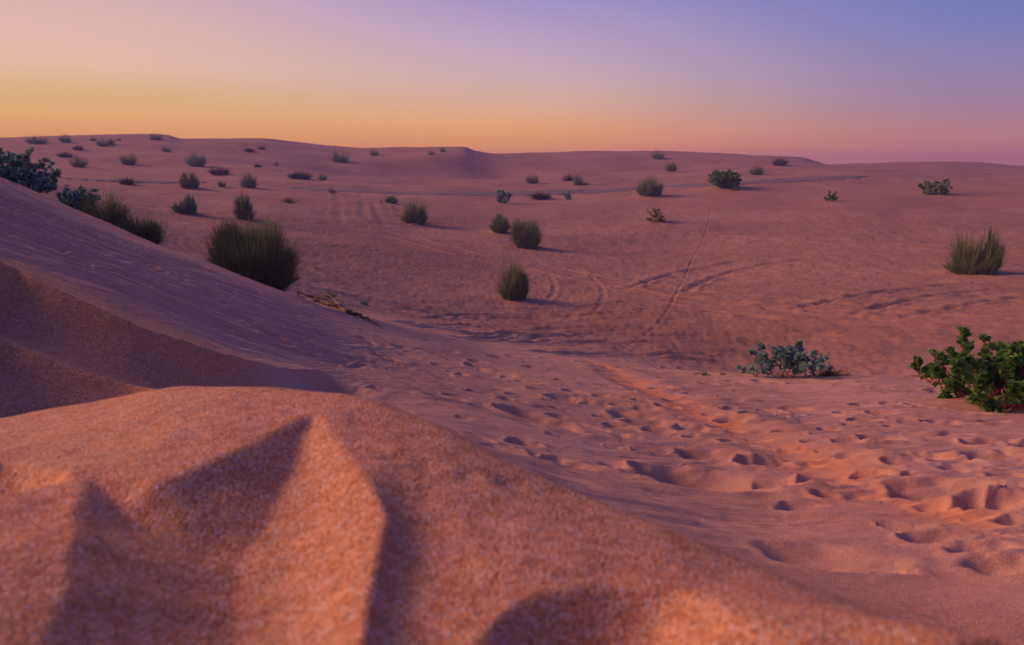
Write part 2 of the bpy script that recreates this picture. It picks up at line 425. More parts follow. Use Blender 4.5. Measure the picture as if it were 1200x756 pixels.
def sand_material():
    k = NT('wind blown sand'); co = k.n('ShaderNodeTexCoord').outputs['Object']
    def noise(scale, detail=3, rough=.5, sx=1, sy=1):
        mp = k.n('ShaderNodeMapping'); mp.inputs['Scale'].default_value = (sx, sy, 1); k.l(co, mp.inputs[0])
        nd = k.n('ShaderNodeTexNoise'); nd.inputs['Scale'].default_value = scale; nd.inputs['Detail'].default_value = detail
        nd.inputs['Roughness'].default_value = rough; k.l(mp.outputs[0], nd.inputs['Vector']); return nd.outputs[0]
    big = noise(.035, 3); mid = noise(.5, 4, sy=1.8); sm = noise(5, 4)
    c = k.mix(k.ramp(big, [(.38, (0,0,0,1)), (.62, (1,1,1,1))]), (.46,.275,.215,1), (.48,.26,.185,1))
    c = k.mix(k.math('MULTIPLY', k.ramp(mid, [(.42, (0,0,0,1)), (.66, (1,1,1,1))]), .5), c, (.60,.37,.30,1))
    fl_ = k.n('ShaderNodeAttribute', attribute_name='far_dimming')
    c = k.mix(k.math('MULTIPLY', fl_.outputs['Fac'], .95), c, k.mix(k.ramp(mid, [(.35, (0,0,0,1)), (.65, (1,1,1,1))]), (.135,.076,.076,1), (.185,.10,.093,1)))  # dimmer light over the distant ground, put into the sand colour
    c = k.mix(k.math('MULTIPLY', k.ramp(sm, [(.45, (0,0,0,1)), (.7, (1,1,1,1))]), .22), c, (.40,.155,.075,1))
    crs_ = k.n('ShaderNodeAttribute', attribute_name='coarse').outputs['Fac']
    # single grains: honey, cream, rust and dark ones
    vo = k.n('ShaderNodeTexVoronoi'); vo.inputs['Scale'].default_value = 400; k.l(co, vo.inputs['Vector'])
    sep = k.n('ShaderNodeSeparateColor'); k.l(vo.outputs['Color'], sep.inputs[0])
    gcol = k.ramp(sep.outputs[0], [(0, (.06,.02,.015,1)), (.16, (.30,.09,.03,1)), (.40, (.60,.21,.05,1)), (.68, (.64,.30,.13,1)), (.84, (.56,.36,.31,1)), (1, (.66,.50,.47,1))], 'LINEAR')
    c = k.mix(k.math('MULTIPLY_ADD', k.n('ShaderNodeAttribute', attribute_name='coarse').outputs['Fac'], .38, .26), c, gcol)
    vo2 = k.n('ShaderNodeTexVoronoi'); vo2.inputs['Scale'].default_value = 260; k.l(co, vo2.inputs['Vector'])
    c = k.mix(k.math('MULTIPLY', k.ramp(noise(55, 4, .65), [(.46, (0,0,0,1)), (.62, (1,1,1,1))]), k.math('MULTIPLY', crs_, .5)), c, (.34,.12,.045,1))
    # the smooth wind-sorted orange ribbon
    at = k.n('ShaderNodeAttribute', attribute_name='ribbon')
    c = k.mix(k.math('MULTIPLY', at.outputs['Fac'], .8), c, (.80,.30,.11,1))
    p = k.n('ShaderNodeBsdfPrincipled'); k.l(c, p.inputs['Base Color']); p.inputs['Roughness'].default_value = .9
    p.inputs['Specular IOR Level'].default_value = .15
    b1 = k.n('ShaderNodeBump'); b1.inputs['Strength'].default_value = 1; b1.inputs['Distance'].default_value = 1
    h = k.math('MULTIPLY', noise(2.6, 5, .62, sx=.6), .045)
    h = k.math('ADD', h, k.math('MULTIPLY', noise(20, 4, .6, sx=.28), .0075))
    h = k.math('ADD', h, k.math('MULTIPLY', noise(130, 3, .6), .0011))
    h = k.math('ADD', h, k.math('MULTIPLY', vo.outputs['Distance'], -.0011))
    h = k.math('ADD', h, k.math('MULTIPLY', vo2.outputs['Distance'], -.0011))
    k.l(h, b1.inputs['Height']); k.l(b1.outputs[0], p.inputs['Normal'])
    k.l(p.outputs[0], k.out.inputs[0]); return k.m

def plant_material(name, cols, trans=.38, rough=.7):
    k = NT(name); g = k.n('ShaderNodeNewGeometry')
    oi = k.n('ShaderNodeObjectInfo')
    f = k.math('FRACT', k.math('ADD', g.outputs['Random Per Island'], oi.outputs['Random']))
    c = k.ramp(f, [(i/(len(cols)-1), tuple(v)+(1,)) for i, v in enumerate(cols)])
    p = k.n('ShaderNodeBsdfPrincipled'); k.l(c, p.inputs['Base Color']); p.inputs['Roughness'].default_value = rough
    p.inputs['Specular IOR Level'].default_value = .25
    if trans:
        tr = k.n('ShaderNodeBsdfTranslucent'); k.l(c, tr.inputs[0]); mx = k.n('ShaderNodeMixShader'); mx.inputs[0].default_value = trans
        k.l(p.outputs[0], mx.inputs[1]); k.l(tr.outputs[0], mx.inputs[2]); k.l(mx.outputs[0], k.out.inputs[0])
    else: k.l(p.outputs[0], k.out.inputs[0])
    return k.m
M = dict(
 sand=sand_material(),
 broom=plant_material('broom stems green', [(.15,.23,.11), (.20,.30,.14), (.27,.36,.17), (.34,.30,.16), (.18,.25,.12)]),
 broom_far=plant_material('broom stems grey green', [(.19,.29,.22), (.24,.36,.27), (.17,.26,.20)]),
 teal=plant_material('leathery blue green leaf', [(.12,.25,.23), (.18,.34,.30), (.25,.42,.35), (.13,.23,.20)], rough=.5),
 leaf=plant_material('broad green leaf', [(.05,.15,.03), (.09,.22,.045), (.17,.31,.06), (.07,.17,.04)], rough=.42),
 lime=plant_material('yellow green leaf', [(.16,.20,.04), (.24,.22,.05), (.10,.16,.04)]),
 dry=plant_material('dry grey twig', [(.06,.045,.045), (.10,.07,.06), (.04,.03,.035)], 0, .9),
 wood=plant_material('dry brown wood', [(.17,.075,.035), (.22,.10,.045), (.13,.06,.03)], 0, .85),
 greywood=plant_material('weathered grey wood', [(.22,.17,.16), (.16,.13,.14)], 0, .9),
 stem=plant_material('brown stem', [(.09,.05,.03), (.13,.08,.05)], 0, .85),
 pink=plant_material('pink fleshy stem', [(.45,.05,.09), (.55,.10,.13), (.35,.06,.06)], 0, .5),
 straw=plant_material('dry straw', [(.30,.13,.06), (.22,.10,.05), (.36,.18,.09)]),
)

# ------------------------------------------------------------------ the ground, one sheet
def build_ground():
    V = np.stack([X, Y, Z], -1).reshape(-1, 3)
    # ring: last azimuth equals the first
    i = np.arange(NA-1)[:, None]; j = np.arange(NR-1)[None, :]
    a = i*NR+j; ip = i+1; b = ip*NR+j
    Fq = np.stack([a, b, b+1, a+1], -1).reshape(-1, 4)
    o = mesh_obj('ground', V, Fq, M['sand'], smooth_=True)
    sl = window(BAND[:, 0].min()-.8, BAND[:, 0].max()+.8, BAND[:, 1].min()-.8, BAND[:, 1].max()+.8)
    rib = np.zeros_like(Z); d, s, t = polydist(BAND, X[sl], Y[sl])
    n = perlin(X[sl]*3, Y[sl]*3, 51)
    rib[sl] = np.exp(-(d/(.17*(1+.9*n)))**2)*smooth(0, .03, t)*(1-smooth(.97, 1, t))*np.clip(.8+.9*perlin(X[sl]*1.7, Y[sl]*1.7, 52), .2, 1)
    at = o.data.attributes.new('ribbon', 'FLOAT', 'POINT'); at.data.foreach_set('value', rib.ravel().astype(np.float32))
    fm = smooth(11.5, 17, RR)[None, :]*(.8+.4*perlin(X*.12, Y*.12, 61)) ; fm = np.clip(fm, 0, 1)  # where the far dimness is painted: grows with distance, slightly mottled
    cm = np.broadcast_to((1-smooth(1.5, 2.2, RR[None, :]-2.6*(1-smooth(-20, -8, azd)))), Z.shape)
    at = o.data.attributes.new('coarse', 'FLOAT', 'POINT'); at.data.foreach_set('value', cm.ravel().astype(np.float32))
    at = o.data.attributes.new('far_dimming', 'FLOAT', 'POINT'); at.data.foreach_set('value', fm.ravel().astype(np.float32))
    tag(o, kind='structure'); return o
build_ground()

# hard-packed gravel track crossing the far valley
k = NT('grey gravel'); co = k.n('ShaderNodeTexCoord').outputs['Object']
nz = k.n('ShaderNodeTexNoise'); nz.inputs['Scale'].default_value = .6; nz.inputs['Detail'].default_value = 6; k.l(co, nz.inputs['Vector'])
cc = k.ramp(nz.outputs[0], [(.35, (.13,.085,.09,1)), (.65, (.19,.115,.11,1))])
p = k.n('ShaderNodeBsdfPrincipled'); k.l(cc, p.inputs['Base Color']); p.inputs['Roughness'].default_value = .95
k.l(p.outputs[0], k.out.inputs[0]); M['gravel'] = k.m
def build_road(name, pxs, width):
    P = resample([hit(a, b, 60) for a, b in pxs], 24); n = len(P); W = 9
    T = np.gradient(P[:, :2], axis=0); T /= np.hypot(T[:, 0], T[:, 1])[:, None]
    V = []
    for q in range(n):
        ww = width*min(1, .15+q/14, .15+(n-1-q)/14)*(1+.2*sin(q*.7)+.12*sin(q*1.9))
        for w_ in range(W):
            s = (w_/(W-1)-.5)*ww; x, y = P[q, 0]-T[q, 1]*s, P[q, 1]+T[q, 0]*s
            e = -.15 if w_ in (0, W-1) else .07
            V.append((x, y, ground(x, y)+e))
    Fq = [(q*W+w_, (q+1)*W+w_, (q+1)*W+w_+1, q*W+w_+1) for q in range(n-1) for w_ in range(W-1)]
    tag(mesh_obj(name, V, Fq, M['gravel'], smooth_=True), kind='structure')
ROADS = [([(330,220),(400,224),(500,227.5),(600,227.5),(700,224.5),(760,220.5),(850,215.5),(950,210),(1015,207)], 5.5), ([(70,209),(120,211),(180,213),(240,214)], 4)]
for i_, (pp, ww) in enumerate(ROADS): build_road('road', pp, ww)

# ------------------------------------------------------------------ plants
def blades(paths, width, taper=.25):
    """thin three-sided stems along polylines; paths: (n, m, 3)"""
    Pn = np.asarray(paths, float); n, m, _ = Pn.shape
    T = np.gradient(Pn, axis=1); T /= np.linalg.norm(T, axis=2, keepdims=True)+1e-9
    up = np.array([.3, .2, 1.0]); A = np.cross(T, up); A /= np.linalg.norm(A, axis=2, keepdims=True)+1e-9
    B = np.cross(T, A)
    wd = np.asarray(width, float).reshape(-1, 1, 1) if np.ndim(width) else np.full((n, 1, 1), width)
    tp = np.linspace(1, taper, m)[None, :, None]
    rings = []
    for q in range(3):
        an = 2*pi*q/3
        rings.append(Pn+(A*cos(an)+B*sin(an))*wd*.5*tp)
    V = np.stack(rings, 2).reshape(-1, 3)         # n, m, 3, 3
    base = (np.arange(n)*m*3)[:, None, None]; ii = np.arange(m-1)[None, :, None]*3; qq = np.arange(3)[None, None, :]
    a = base+ii+qq; b = base+ii+(qq+1) % 3
    Fq = np.stack([a, b, b+3, a+3], -1).reshape(-1, 4)
    return V, Fq
def join(parts):
    Vs, Fs, k = [], [], 0
    for V, Fq in parts:
        Vs.append(V); Fs.append(np.asarray(Fq)+k); k += len(V)
    return np.concatenate(Vs), np.concatenate(Fs)

def broom_mesh(rs, w, h, n, bw, lobes=None, upright=.5, ragged=.25, seg=4, lean=0.0, sweep=85):
    """dense dome of thin upright green stems. lobes: (x, y, w, h, share)"""
    lobes = lobes or [(0, 0, w, h, 1)]
    out = []
    for lx, ly, lw, lh, sh in lobes:
        k = int(n*sh)
        az = rs.uniform(0, 2*pi, k); th = np.arccos(1-rs.rand(k)*(1-cos(R(sweep))))
        npl = max(7, int(26*sh)); paz = rs.uniform(0, 2*pi, npl); pth_ = np.arccos(1-rs.rand(npl)*(1-cos(R(sweep)))); pl = 1-ragged*1.3*rs.rand(npl)
        pi_ = rs.randint(0, npl, k); loose = rs.rand(k) < .25
        az = np.where(loose, az, paz[pi_]+rs.normal(0, .30, k)); th = np.where(loose, th, np.clip(pth_[pi_]+rs.normal(0, .17, k), 0, R(sweep)))
        # tip on an ellipsoid with a ragged surface, clumped
        cl = np.where(loose, .85, pl[pi_])*1.08+ragged*rs.normal(0, .35, k)
        cl = np.where(rs.rand(k) < .04, rs.uniform(1.1, 1.32, k), np.clip(cl, .45, 1.12))*np.where(rs.rand(k) < .25, rs.uniform(.4, .9, k), 1)
        tip = np.stack([np.sin(th)*np.cos(az)*lw*.60*cl, np.sin(th)*np.sin(az)*lw*.60*cl, (np.cos(th)*.66+.34)*lh*cl], 1)
        r0 = rs.normal(0, .10, (k, 2))*lw
        bas = np.stack([r0[:, 0]+tip[:, 0]*.22, r0[:, 1]+tip[:, 1]*.22, np.full(k, -.03)-.04*h+tip[:, 2]*.12*rs.rand(k)], 1)
        mid = bas+(tip-bas)*.5; mid[:, :2] = bas[:, :2]*.45+tip[:, :2]*.55; mid[:, 2] = bas[:, 2]+(tip[:, 2]-bas[:, 2])*.46
        mid += rs.normal(0, .045, mid.shape)*lw
        t = np.linspace(0, 1, seg)[None, :, None]
        pth = bas[:, None]*(1-t)**2+2*mid[:, None]*t*(1-t)+tip[:, None]*t*t
        # upright tips
        pth[..., 2] += (t[..., 0]**2)*upright*.06*lh
        pth[..., 0] += lx+lean*pth[..., 2]; pth[..., 1] += ly
        out.append(blades(pth, bw*rs.uniform(.6, 1.3, k), .3))
    return join(out)

def stems_mesh(rs, w, h, n, bw, m=6):
    ps = []
    for _ in range(n):
        az = rs.uniform(0, 2*pi); th = R(rs.uniform(15, 75)); ln = rs.uniform(.5, .8)
        d = np.array([sin(th)*cos(az)*w*.5, sin(th)*sin(az)*w*.5, cos(th)*h])*ln
        t = np.linspace(0, 1, m)[:, None]
        p = d*t; p[:, 2] = d[2]*t[:, 0]**.8-.05*h; p += np.cumsum(rs.normal(0, .012*w, (m, 3)), 0)
        ps.append(p)
    return blades(ps, bw, .35)

# a leaf: folded, pointed oval with 8 vertices
_LV = np.array([[0,0,0],[.30,.28,.07],[.42,.62,.06],[0,1.0,-.04],[-.42,.62,.06],[-.30,.28,.07],[0,.35,0],[0,.7,.0]], float)
_LF = [(0,1,6,5),(1,2,7,6),(6,7,4,5),(2,3,3,7),(7,3,3,4)]
_LQ = np.array([(0,1,6,6),(0,6,5,5)])
def leaves_mesh(pos, dirs, size, rs, up_bias=.6):
    n = len(pos); D = dirs/np.linalg.norm(dirs, axis=1, keepdims=True)
    N = rs.normal(0, 1, (n, 3)); N[:, 2] += up_bias*2
    Sx = np.cross(D, N); Sx /= np.linalg.norm(Sx, axis=1, keepdims=True)+1e-9; Nz = np.cross(Sx, D)
    sz = np.asarray(size).reshape(-1, 1, 1)
    V = pos[:, None]+sz*(_LV[None, :, 0:1]*Sx[:, None]*1.15+_LV[None, :, 1:2]*D[:, None]+_LV[None, :, 2:3]*Nz[:, None]*2)
    F3 = np.array([(0,1,6),(0,6,5),(1,2,6),(2,7,6),(6,7,4),(6,4,5),(2,3,7),(7,3,4)])
    Fq = (np.arange(n)[:, None, None]*8+F3[None]).reshape(-1, 3)
    return V.reshape(-1, 3), Fq

def shrub_meshes(rs, w, h, nst, leaf, per=9, spread=75, bw=.012, m=9, whorl=2, branch=2, low=.1, depth=1.0):
    """woody stems that fork and carry leaves: returns stem mesh, leaf mesh"""
    ps, lp, ld, ls = [], [], [], []
    def grow(p0, d, ln, wd, lvl):
        pts = [p0]; p = p0.copy(); dd = d.copy()
        for i in range(m-1):
            dd = dd+rs.normal(0, .14, 3); dd[2] += .02; dd /= np.linalg.norm(dd)
            p = p+dd*ln/(m-1); pts.append(p.copy())
            fr = i/(m-2)
            if fr > (low if lvl else .35):
                for _ in range(whorl):
                    a = rs.normal(0, 1, 3); a -= a.dot(dd)*dd; a /= np.linalg.norm(a)+1e-9
                    lp.append(p.copy()); ld.append(a*.9+dd*.55+np.array([0, 0, .15])); ls.append(leaf*rs.uniform(.6, 1.15)*(1-.35*(fr > .85)))
            if lvl < branch and rs.rand() < .33 and i > 1:
                a = rs.normal(0, 1, 3); a[2] = abs(a[2])*.6; a /= np.linalg.norm(a)
                grow(p.copy(), dd*.6+a*.7, ln*rs.uniform(.25, .45), wd*.6, lvl+1)
        ps.append((np.array(pts), wd))
    for s in range(nst):
        az = rs.uniform(0, 2*pi); th = R(spread)*rs.rand()**.6
        d = np.array([sin(th)*cos(az), sin(th)*sin(az)*depth, cos(th)]); 
        ln = 1/math.sqrt((sin(th)/(w*.5))**2+(cos(th)/h)**2)*rs.uniform(.7, 1.0)
        grow(np.array([rs.normal(0, .06)*w, rs.normal(0, .06)*w*depth, -.04*h]), d/np.linalg.norm(d), ln, bw, 0)
    def squash(p):
        p = p.copy(); p[:, 2] = np.where(p[:, 2] > .7*h, .7*h+(p[:, 2]-.7*h)*.6, p[:, 2]); return p
    ps = [(squash(p), q) for p, q in ps]; lp = list(squash(np.array(lp)))
    SV, SF = blades([p for p, _ in ps], np.array([q for _, q in ps]), .4)
    LV, LF = leaves_mesh(np.array(lp), np.array(ld), np.array(ls), rs)
    return (SV, SF), (LV, LF)

def where(px, py, r=None):
    if r is None: return hit(px, py, 3 if py > 400 else 8)
    a, t = ray(px, py); x, y = sin(a)*r, cos(a)*r
    return np.array([x, y, ground(x, y)])

seed = [100]
def place(name, label, cat, group, px, ybase, wpx, hpx, kind, r=None, parts=True, **kw):
    c = where(px, ybase, r); d = math.hypot(c[0], c[1])
    w, h = wpx*d/F, hpx*d/F
    if r is not None and hpx > 20: h = ray(px, ybase-hpx)[1]*d-c[2]
    seed[0] += 1; rs = np.random.RandomState(seed[0])
    root = None
    az = math.atan2(c[0], c[1])
    if parts: root = empty(name, (c[0], c[1], c[2])); root.rotation_euler.z = -az
    def put(nm, mesh, mat, sm=False):
        o = mesh_obj(nm if parts else name, mesh[0], mesh[1], mat, root, sm)
        if not parts: o.location = c; o.rotation_euler.z = -az
        return o
    px_m = d/F*1200/1024                                # size of one pixel there, for sensible stem thickness
    if kind == 'broom':
        n = kw.get('n', 1200); bw = max(.006, min(.03, px_m*.55))*kw.get('bw', 1)
        lobes = kw.get('lobes')
        if lobes: lobes = [(a*w, b*w, cw*w, ch*h, s) for a, b, cw, ch, s in lobes]
        o = put('foliage', broom_mesh(rs, w, h, n, bw, lobes, ragged=1.25*kw.get('ragged', .25), lean=kw.get('lean', 0), sweep=kw.get('sweep', 104)), M[kw.get('mat', 'broom')])
        if parts: put('stem', stems_mesh(rs, w*.8, h*.7, 12, bw*1.8), M['stem'])
    elif kind == 'leafy':
        st, lf = shrub_meshes(rs, w, h, kw.get('nst', 14), kw.get('leaf', .08), spread=kw.get('spread', 75), bw=kw.get('bw', .014),
                              m=kw.get('m', 9), whorl=kw.get('whorl', 2), branch=kw.get('branch', 2), depth=kw.get('depth', 1))
        put('foliage', lf, M[kw.get('mat', 'teal')]) ; put('stem', st, M[kw.get('smat', 'stem')])
    elif kind == 'dry':
        n = kw.get('n', 160); bw = max(.006, px_m*.35)
        ps = []
        for _ in range(n):
            az2 = rs.uniform(0, 2*pi); th = R(rs.uniform(10, 88)); ln = rs.uniform(.5, 1.05)
            dv = np.array([sin(th)*cos(az2)*w*.5, sin(th)*sin(az2)*w*.5, cos(th)*h])*ln
            t = np.linspace(0, 1, 5)[:, None]; p = dv*t+np.array([rs.normal(0, .15)*w, rs.normal(0, .15)*w, -.02])
            p = p+np.cumsum(rs.normal(0, .03*w, (5, 3)), 0); ps.append(p)
        put('twigs', blades(ps, bw, .4), M[kw.get('mat', 'dry')])
        if kw.get('fill'):                                   # matted low heart of the tuft
            put('foliage', broom_mesh(rs, w*.9, h*.75, kw['fill'], bw*1.3, ragged=.35), M[kw.get('fmat', 'dry')])
    o = root if parts else o if kind == 'broom' else COL.objects[-1]
    tag(o, label, cat, group); return o

G = 'desert bushes scattered over the valley'
GB = 'round broom bushes'
GT = 'low dry tufts'
B = lambda label, px, yb, w, h, **k: place('broom_bush', label, 'bush', GB, px, yb, w, h, 'broom', **k)
Dk = lambda label, px, yb, w, h, **k: place('dry_shrub', label, 'shrub', GT, px, yb, w, h, 'dry', **k)

# --- the large ones
B('largest dark green broom bush standing behind the edge of the left sand slope', 297, 331, 84, 70, r=10.6, n=11000, ragged=.16, bw=.8, mat='broom', sweep=110)
B('big dark green bush half hidden by the left dune ridge', 142, 284, 78, 58, r=11.2, n=7000, ragged=.16, bw=.8,
  lobes=[(-.22,0,.62,.98,.5),(.22,-.05,.6,.62,.5)], sweep=110)
B('dark green upright bush alone on a small sand mound in the middle of the valley', 601, 349, 38, 40, n=2600, ragged=.3,
  lobes=[(-.05,0,.85,1,.7),(.22,0,.5,.8,.3)])
B('dense dark bush standing close to a smaller one, right bush of the pair', 617, 290, 33, 34, n=2200, ragged=.3, lobes=[(0,0,.95,1,.75),(.22,0,.45,.8,.25)])
B('small olive bush close beside a larger dark one on the open sand', 586, 272, 21, 20, n=1400, ragged=.22)
B('dark bush with an uneven slanting top, left of the middle of the valley', 486, 261, 30, 27, n=1800, ragged=.4, lobes=[(.05,0,.8,1,.6),(-.25,0,.5,.7,.25),(.28,0,.4,.6,.15)])
B('dark ragged bush with two tall tufts on the right side of the valley', 1139, 320, 46, 45, n=2800, ragged=.35,
  lobes=[(-.15,0,.62,.95,.45),(.25,0,.55,.92,.4),(-.1,0,.8,.4,.2)])
B('large bushy green clump beside the grey track, right of centre', 762, 229, 28, 22, n=1500, ragged=.4, mat='broom', lobes=[(-.1,0,.8,.95,.6),(.25,0,.5,.95,.4)])
# --- middle distance, left of the track
B('grey green rounded bush on the slope above the square-topped bush', 230, 195, 19, 16, n=1000, mat='broom_far', ragged=.3)
B('square-topped dark green bush between the rounded bush and the twin-peaked one', 222, 220, 20, 15, n=1100, ragged=.12, lobes=[(-.2,0,.6,1,.5),(.2,0,.6,1,.5)])
B('grey green bush with two peaks, the right one taller', 218, 249, 24, 20, n=1200, mat='broom_far', lobes=[(-.2,0,.65,.65,.55),(.24,0,.5,1,.45)])
B('cone-shaped dark bush directly above the largest bush', 286, 256, 25, 28, n=1500, lobes=[(-.03,0,.7,1,.6),(.12,0,.75,.5,.4)])
B('tiny square bush between two larger ones on the left plain', 260, 219, 8, 7, n=260, parts=False)
B('pale teal round bush on a thin stem, left plain', 292, 220, 17, 15, n=900, mat='broom_far', ragged=.4)
B('dark rounded bush standing right against the start of the long ridge line', 399, 190, 20, 13, n=900, ragged=.3)
B('small green bush just under the skyline left of the hollow in the dune', 438, 182, 10, 8, n=400, ragged=.3)
B('small low dark bush beside a tiny sprout, below the grey track', 459, 238, 14, 9, n=500, ragged=.15)
B('dark round bush standing above the grey track in the centre', 624, 215, 14, 11, n=600, ragged=.25)
B('green bush spreading to the right above the grey track', 680, 217, 18, 12, n=700, ragged=.35, lobes=[(-.1,0,.8,1,.7),(.3,0,.5,.4,.3)])
B('small dark oval bush on the dune crest at the start of a dark shrub pair', 771, 186, 15, 10, n=600, ragged=.25)
B('dark round bush with dry twigs trailing left, on the dune right of centre', 887, 205, 14, 13, n=600, ragged=.25)
B('dark green domed bush high on the left plain, under the skyline pair', 151, 193, 15, 12, n=700, ragged=.2)
B('small cone-shaped dark bush on the far left plain', 92, 196, 16, 12, n=650, ragged=.35)
B('low wide bush just under the left skyline, leftmost of the skyline bushes', 44, 168, 20, 8, n=600, ragged=.3)
B('small rounded bush standing on the left skyline', 77, 167, 11, 9, n=400, ragged=.2)
B('grey green bush of a touching pair under the skyline, the wider left one', 121, 171, 12, 8, n=450, mat='broom_far')
B('grey green bush of a touching pair under the skyline, the narrow right one', 131, 170, 9, 7, n=350, mat='broom_far')
B('bush on the crest of the skyline knoll at the left', 183, 164, 14, 7, n=450, mat='broom_far')
B('small pale bush under the skyline knoll', 195, 178, 9, 6, n=300, mat='broom_far', parts=False)
B('pale round tuft beside the dark wide shrub on the left plain', 378, 211, 9, 8, n=320, mat='broom_far', parts=False)
B('small pale bush just below the top of the central dune, left of its twin', 505, 181, 8, 5, n=250, mat='broom_far', parts=False)
B('small pale bush at the top of the central dune, right of its twin', 519, 178, 8, 6, n=250, mat='broom_far', parts=False)
# --- leafy ones
place('leafy_shrub', 'tall dark teal leafy shrub at the left edge behind the dune ridge', 'shrub', 'leafy shrubs', 14, 226, 84, 52, 'leafy', r=12.6, nst=80, leaf=.052, mat='teal', spread=80)
place('leafy_shrub', 'teal leafy shrub behind the ridge touching the big dark bush', 'shrub', 'leafy shrubs', 86, 256, 46, 42, 'leafy', r=11.5, nst=60, leaf=.042, mat='teal', spread=70)
place('leafy_shrub', 'low wide shrub with small blue green leaves on the sand brow beside a straw tuft', 'shrub', 'leafy shrubs', 917, 441, 122, 34, 'leafy', nst=26, leaf=.052, mat='teal', spread=86, bw=.008, m=9, whorl=2, depth=.6)
place('leafy_shrub', 'big shrub with broad bright green leaves and pink stems at the right edge', 'shrub', 'leafy shrubs', 1176, 472, 176, 60, 'leafy', nst=60, leaf=.058, mat='leaf', smat='pink', spread=82, bw=.017, m=9, whorl=3, branch=2, depth=.6)
place('leafy_shrub', 'round leafy pale green bush on a short stem just under the grey track', 'shrub', 'leafy shrubs', 592, 238, 20, 20, 'leafy', nst=16, leaf=.16, mat='teal', spread=80, bw=.04)
place('leafy_shrub', 'small light green sapling under the grey track', 'shrub', 'leafy shrubs', 665, 234, 12, 13, 'leafy', nst=9, leaf=.14, mat='teal', spread=60, bw=.03, branch=1)
place('leafy_shrub', 'wide leafy clump of two rounded heads standing on the grey track', 'shrub', 'leafy shrubs', 848, 220, 38, 21, 'leafy', nst=46, leaf=.20, mat='leaf', spread=86, bw=.04)
place('leafy_shrub', 'small single leafy bush in the right part of the valley', 'shrub', 'leafy shrubs', 974, 236, 13, 13, 'leafy', nst=10, leaf=.16, mat='leaf', spread=65, bw=.03, branch=1)
place('leafy_shrub', 'yellow green low bush below the large clump beside the track', 'shrub', 'leafy shrubs', 769, 260, 25, 17, 'leafy', nst=16, leaf=.12, mat='lime', spread=84, bw=.03, branch=1)
place('leafy_shrub', 'low dark bush with a leafy left arm on the far right slope', 'shrub', 'leafy shrubs', 1093, 227, 34, 15, 'leafy', nst=30, leaf=.16, mat='broom', spread=88, bw=.03)
# --- dry or dark low ones
Dk('low wide black-blue shrub left of a pale round tuft', 352, 210, 26, 10, n=160, fill=500)
Dk('low dark shrub with a slanting outline beside the pale teal bush', 258, 205, 24, 10, n=120, fill=420)
Dk('thin dry twiggy tuft alone on the plain right of the cone bush', 338, 238, 18, 11, n=90, fill=0)
Dk('faint dry tuft standing in the curved wheel tracks', 389, 226, 9, 8, n=60, parts=False)
Dk('small purple grey dry tuft left of the spreading green bush', 666, 212, 16, 9, n=90, fill=150)
Dk('low dome of matted dry twigs lying just under the grey track', 634, 233, 24, 9, n=200, fill=500)
Dk('dark scraggy shrub on the slope just below the crest bush', 787, 201, 13, 13, n=90, fill=260, fmat='broom')
Dk('dark spiky dry shrub on the crest with a twig standing up', 914, 194, 18, 10, n=110, fill=260)
Dk('faint low grey shrub in the bluish hollow of the left plain', 149, 216, 18, 9, n=120, fill=160)
Dk('flat dark shrub under the skyline at the left, above the cone bush', 76, 184, 15, 6, n=90, fill=200)
Dk('small dark shrub left of the flat one on the far plain', 54, 190, 9, 6, n=60, fill=120)
Dk('small dark flat bush under the left skyline between wider ones', 92, 176, 11, 6, n=60, fill=160)
Dk('speck-like tuft under the skyline just left of the touching pair', 109, 165, 7, 4, n=50, parts=False)
Dk('speck-like tuft under the skyline just right of the touching pair', 139, 165, 7, 3, n=50, parts=False)
Dk('dark low mound of twigs on the upper plain, the wider left one', 292, 178, 13, 5, n=90, fill=160)
Dk('dark low mound of twigs on the upper plain, the smaller right one', 307, 175, 9, 4, n=60, fill=100)
Dk('small dark tuft where the faint line of scrub begins', 302, 196, 9, 5, n=60, fill=80)
Dk('tiny dark tuft on the faint line of scrub, right of a like one', 324, 194, 7, 4, n=50, parts=False)
Dk('tuft of dry reddish straw at the right end of the blue green shrub', 975, 440, 40, 10, n=260, mat='straw')

# --- green sprouts
def sprout(label, px, yb, w, h, r=None, n=60, mat='broom'):
    return place('grass_sprout', label, 'sprout', 'small green sprouts in the sand', px, yb, w, h, 'broom', r=r, n=n, parts=False, mat=mat, ragged=.4)
sprout('bright green sprout just behind the dry branch', 387, 349, 12, 8, n=140, mat='lime')
sprout('small upright sprout at the root end of the dry branch', 371, 354, 8, 9, n=60)
sprout('pale green sprout alone to the right of the dry branch', 427, 357, 8, 8, n=70, mat='broom_far')
sprout('small green grass sprout left of the blue green shrub', 827, 440, 10, 7, n=80)
sprout('tiny grass sprout touching the left side of the blue green shrub', 846, 439, 7, 5, n=50)
sprout('slim upright sprout beside the low dark bush below the track', 447, 238, 3, 8, n=30)

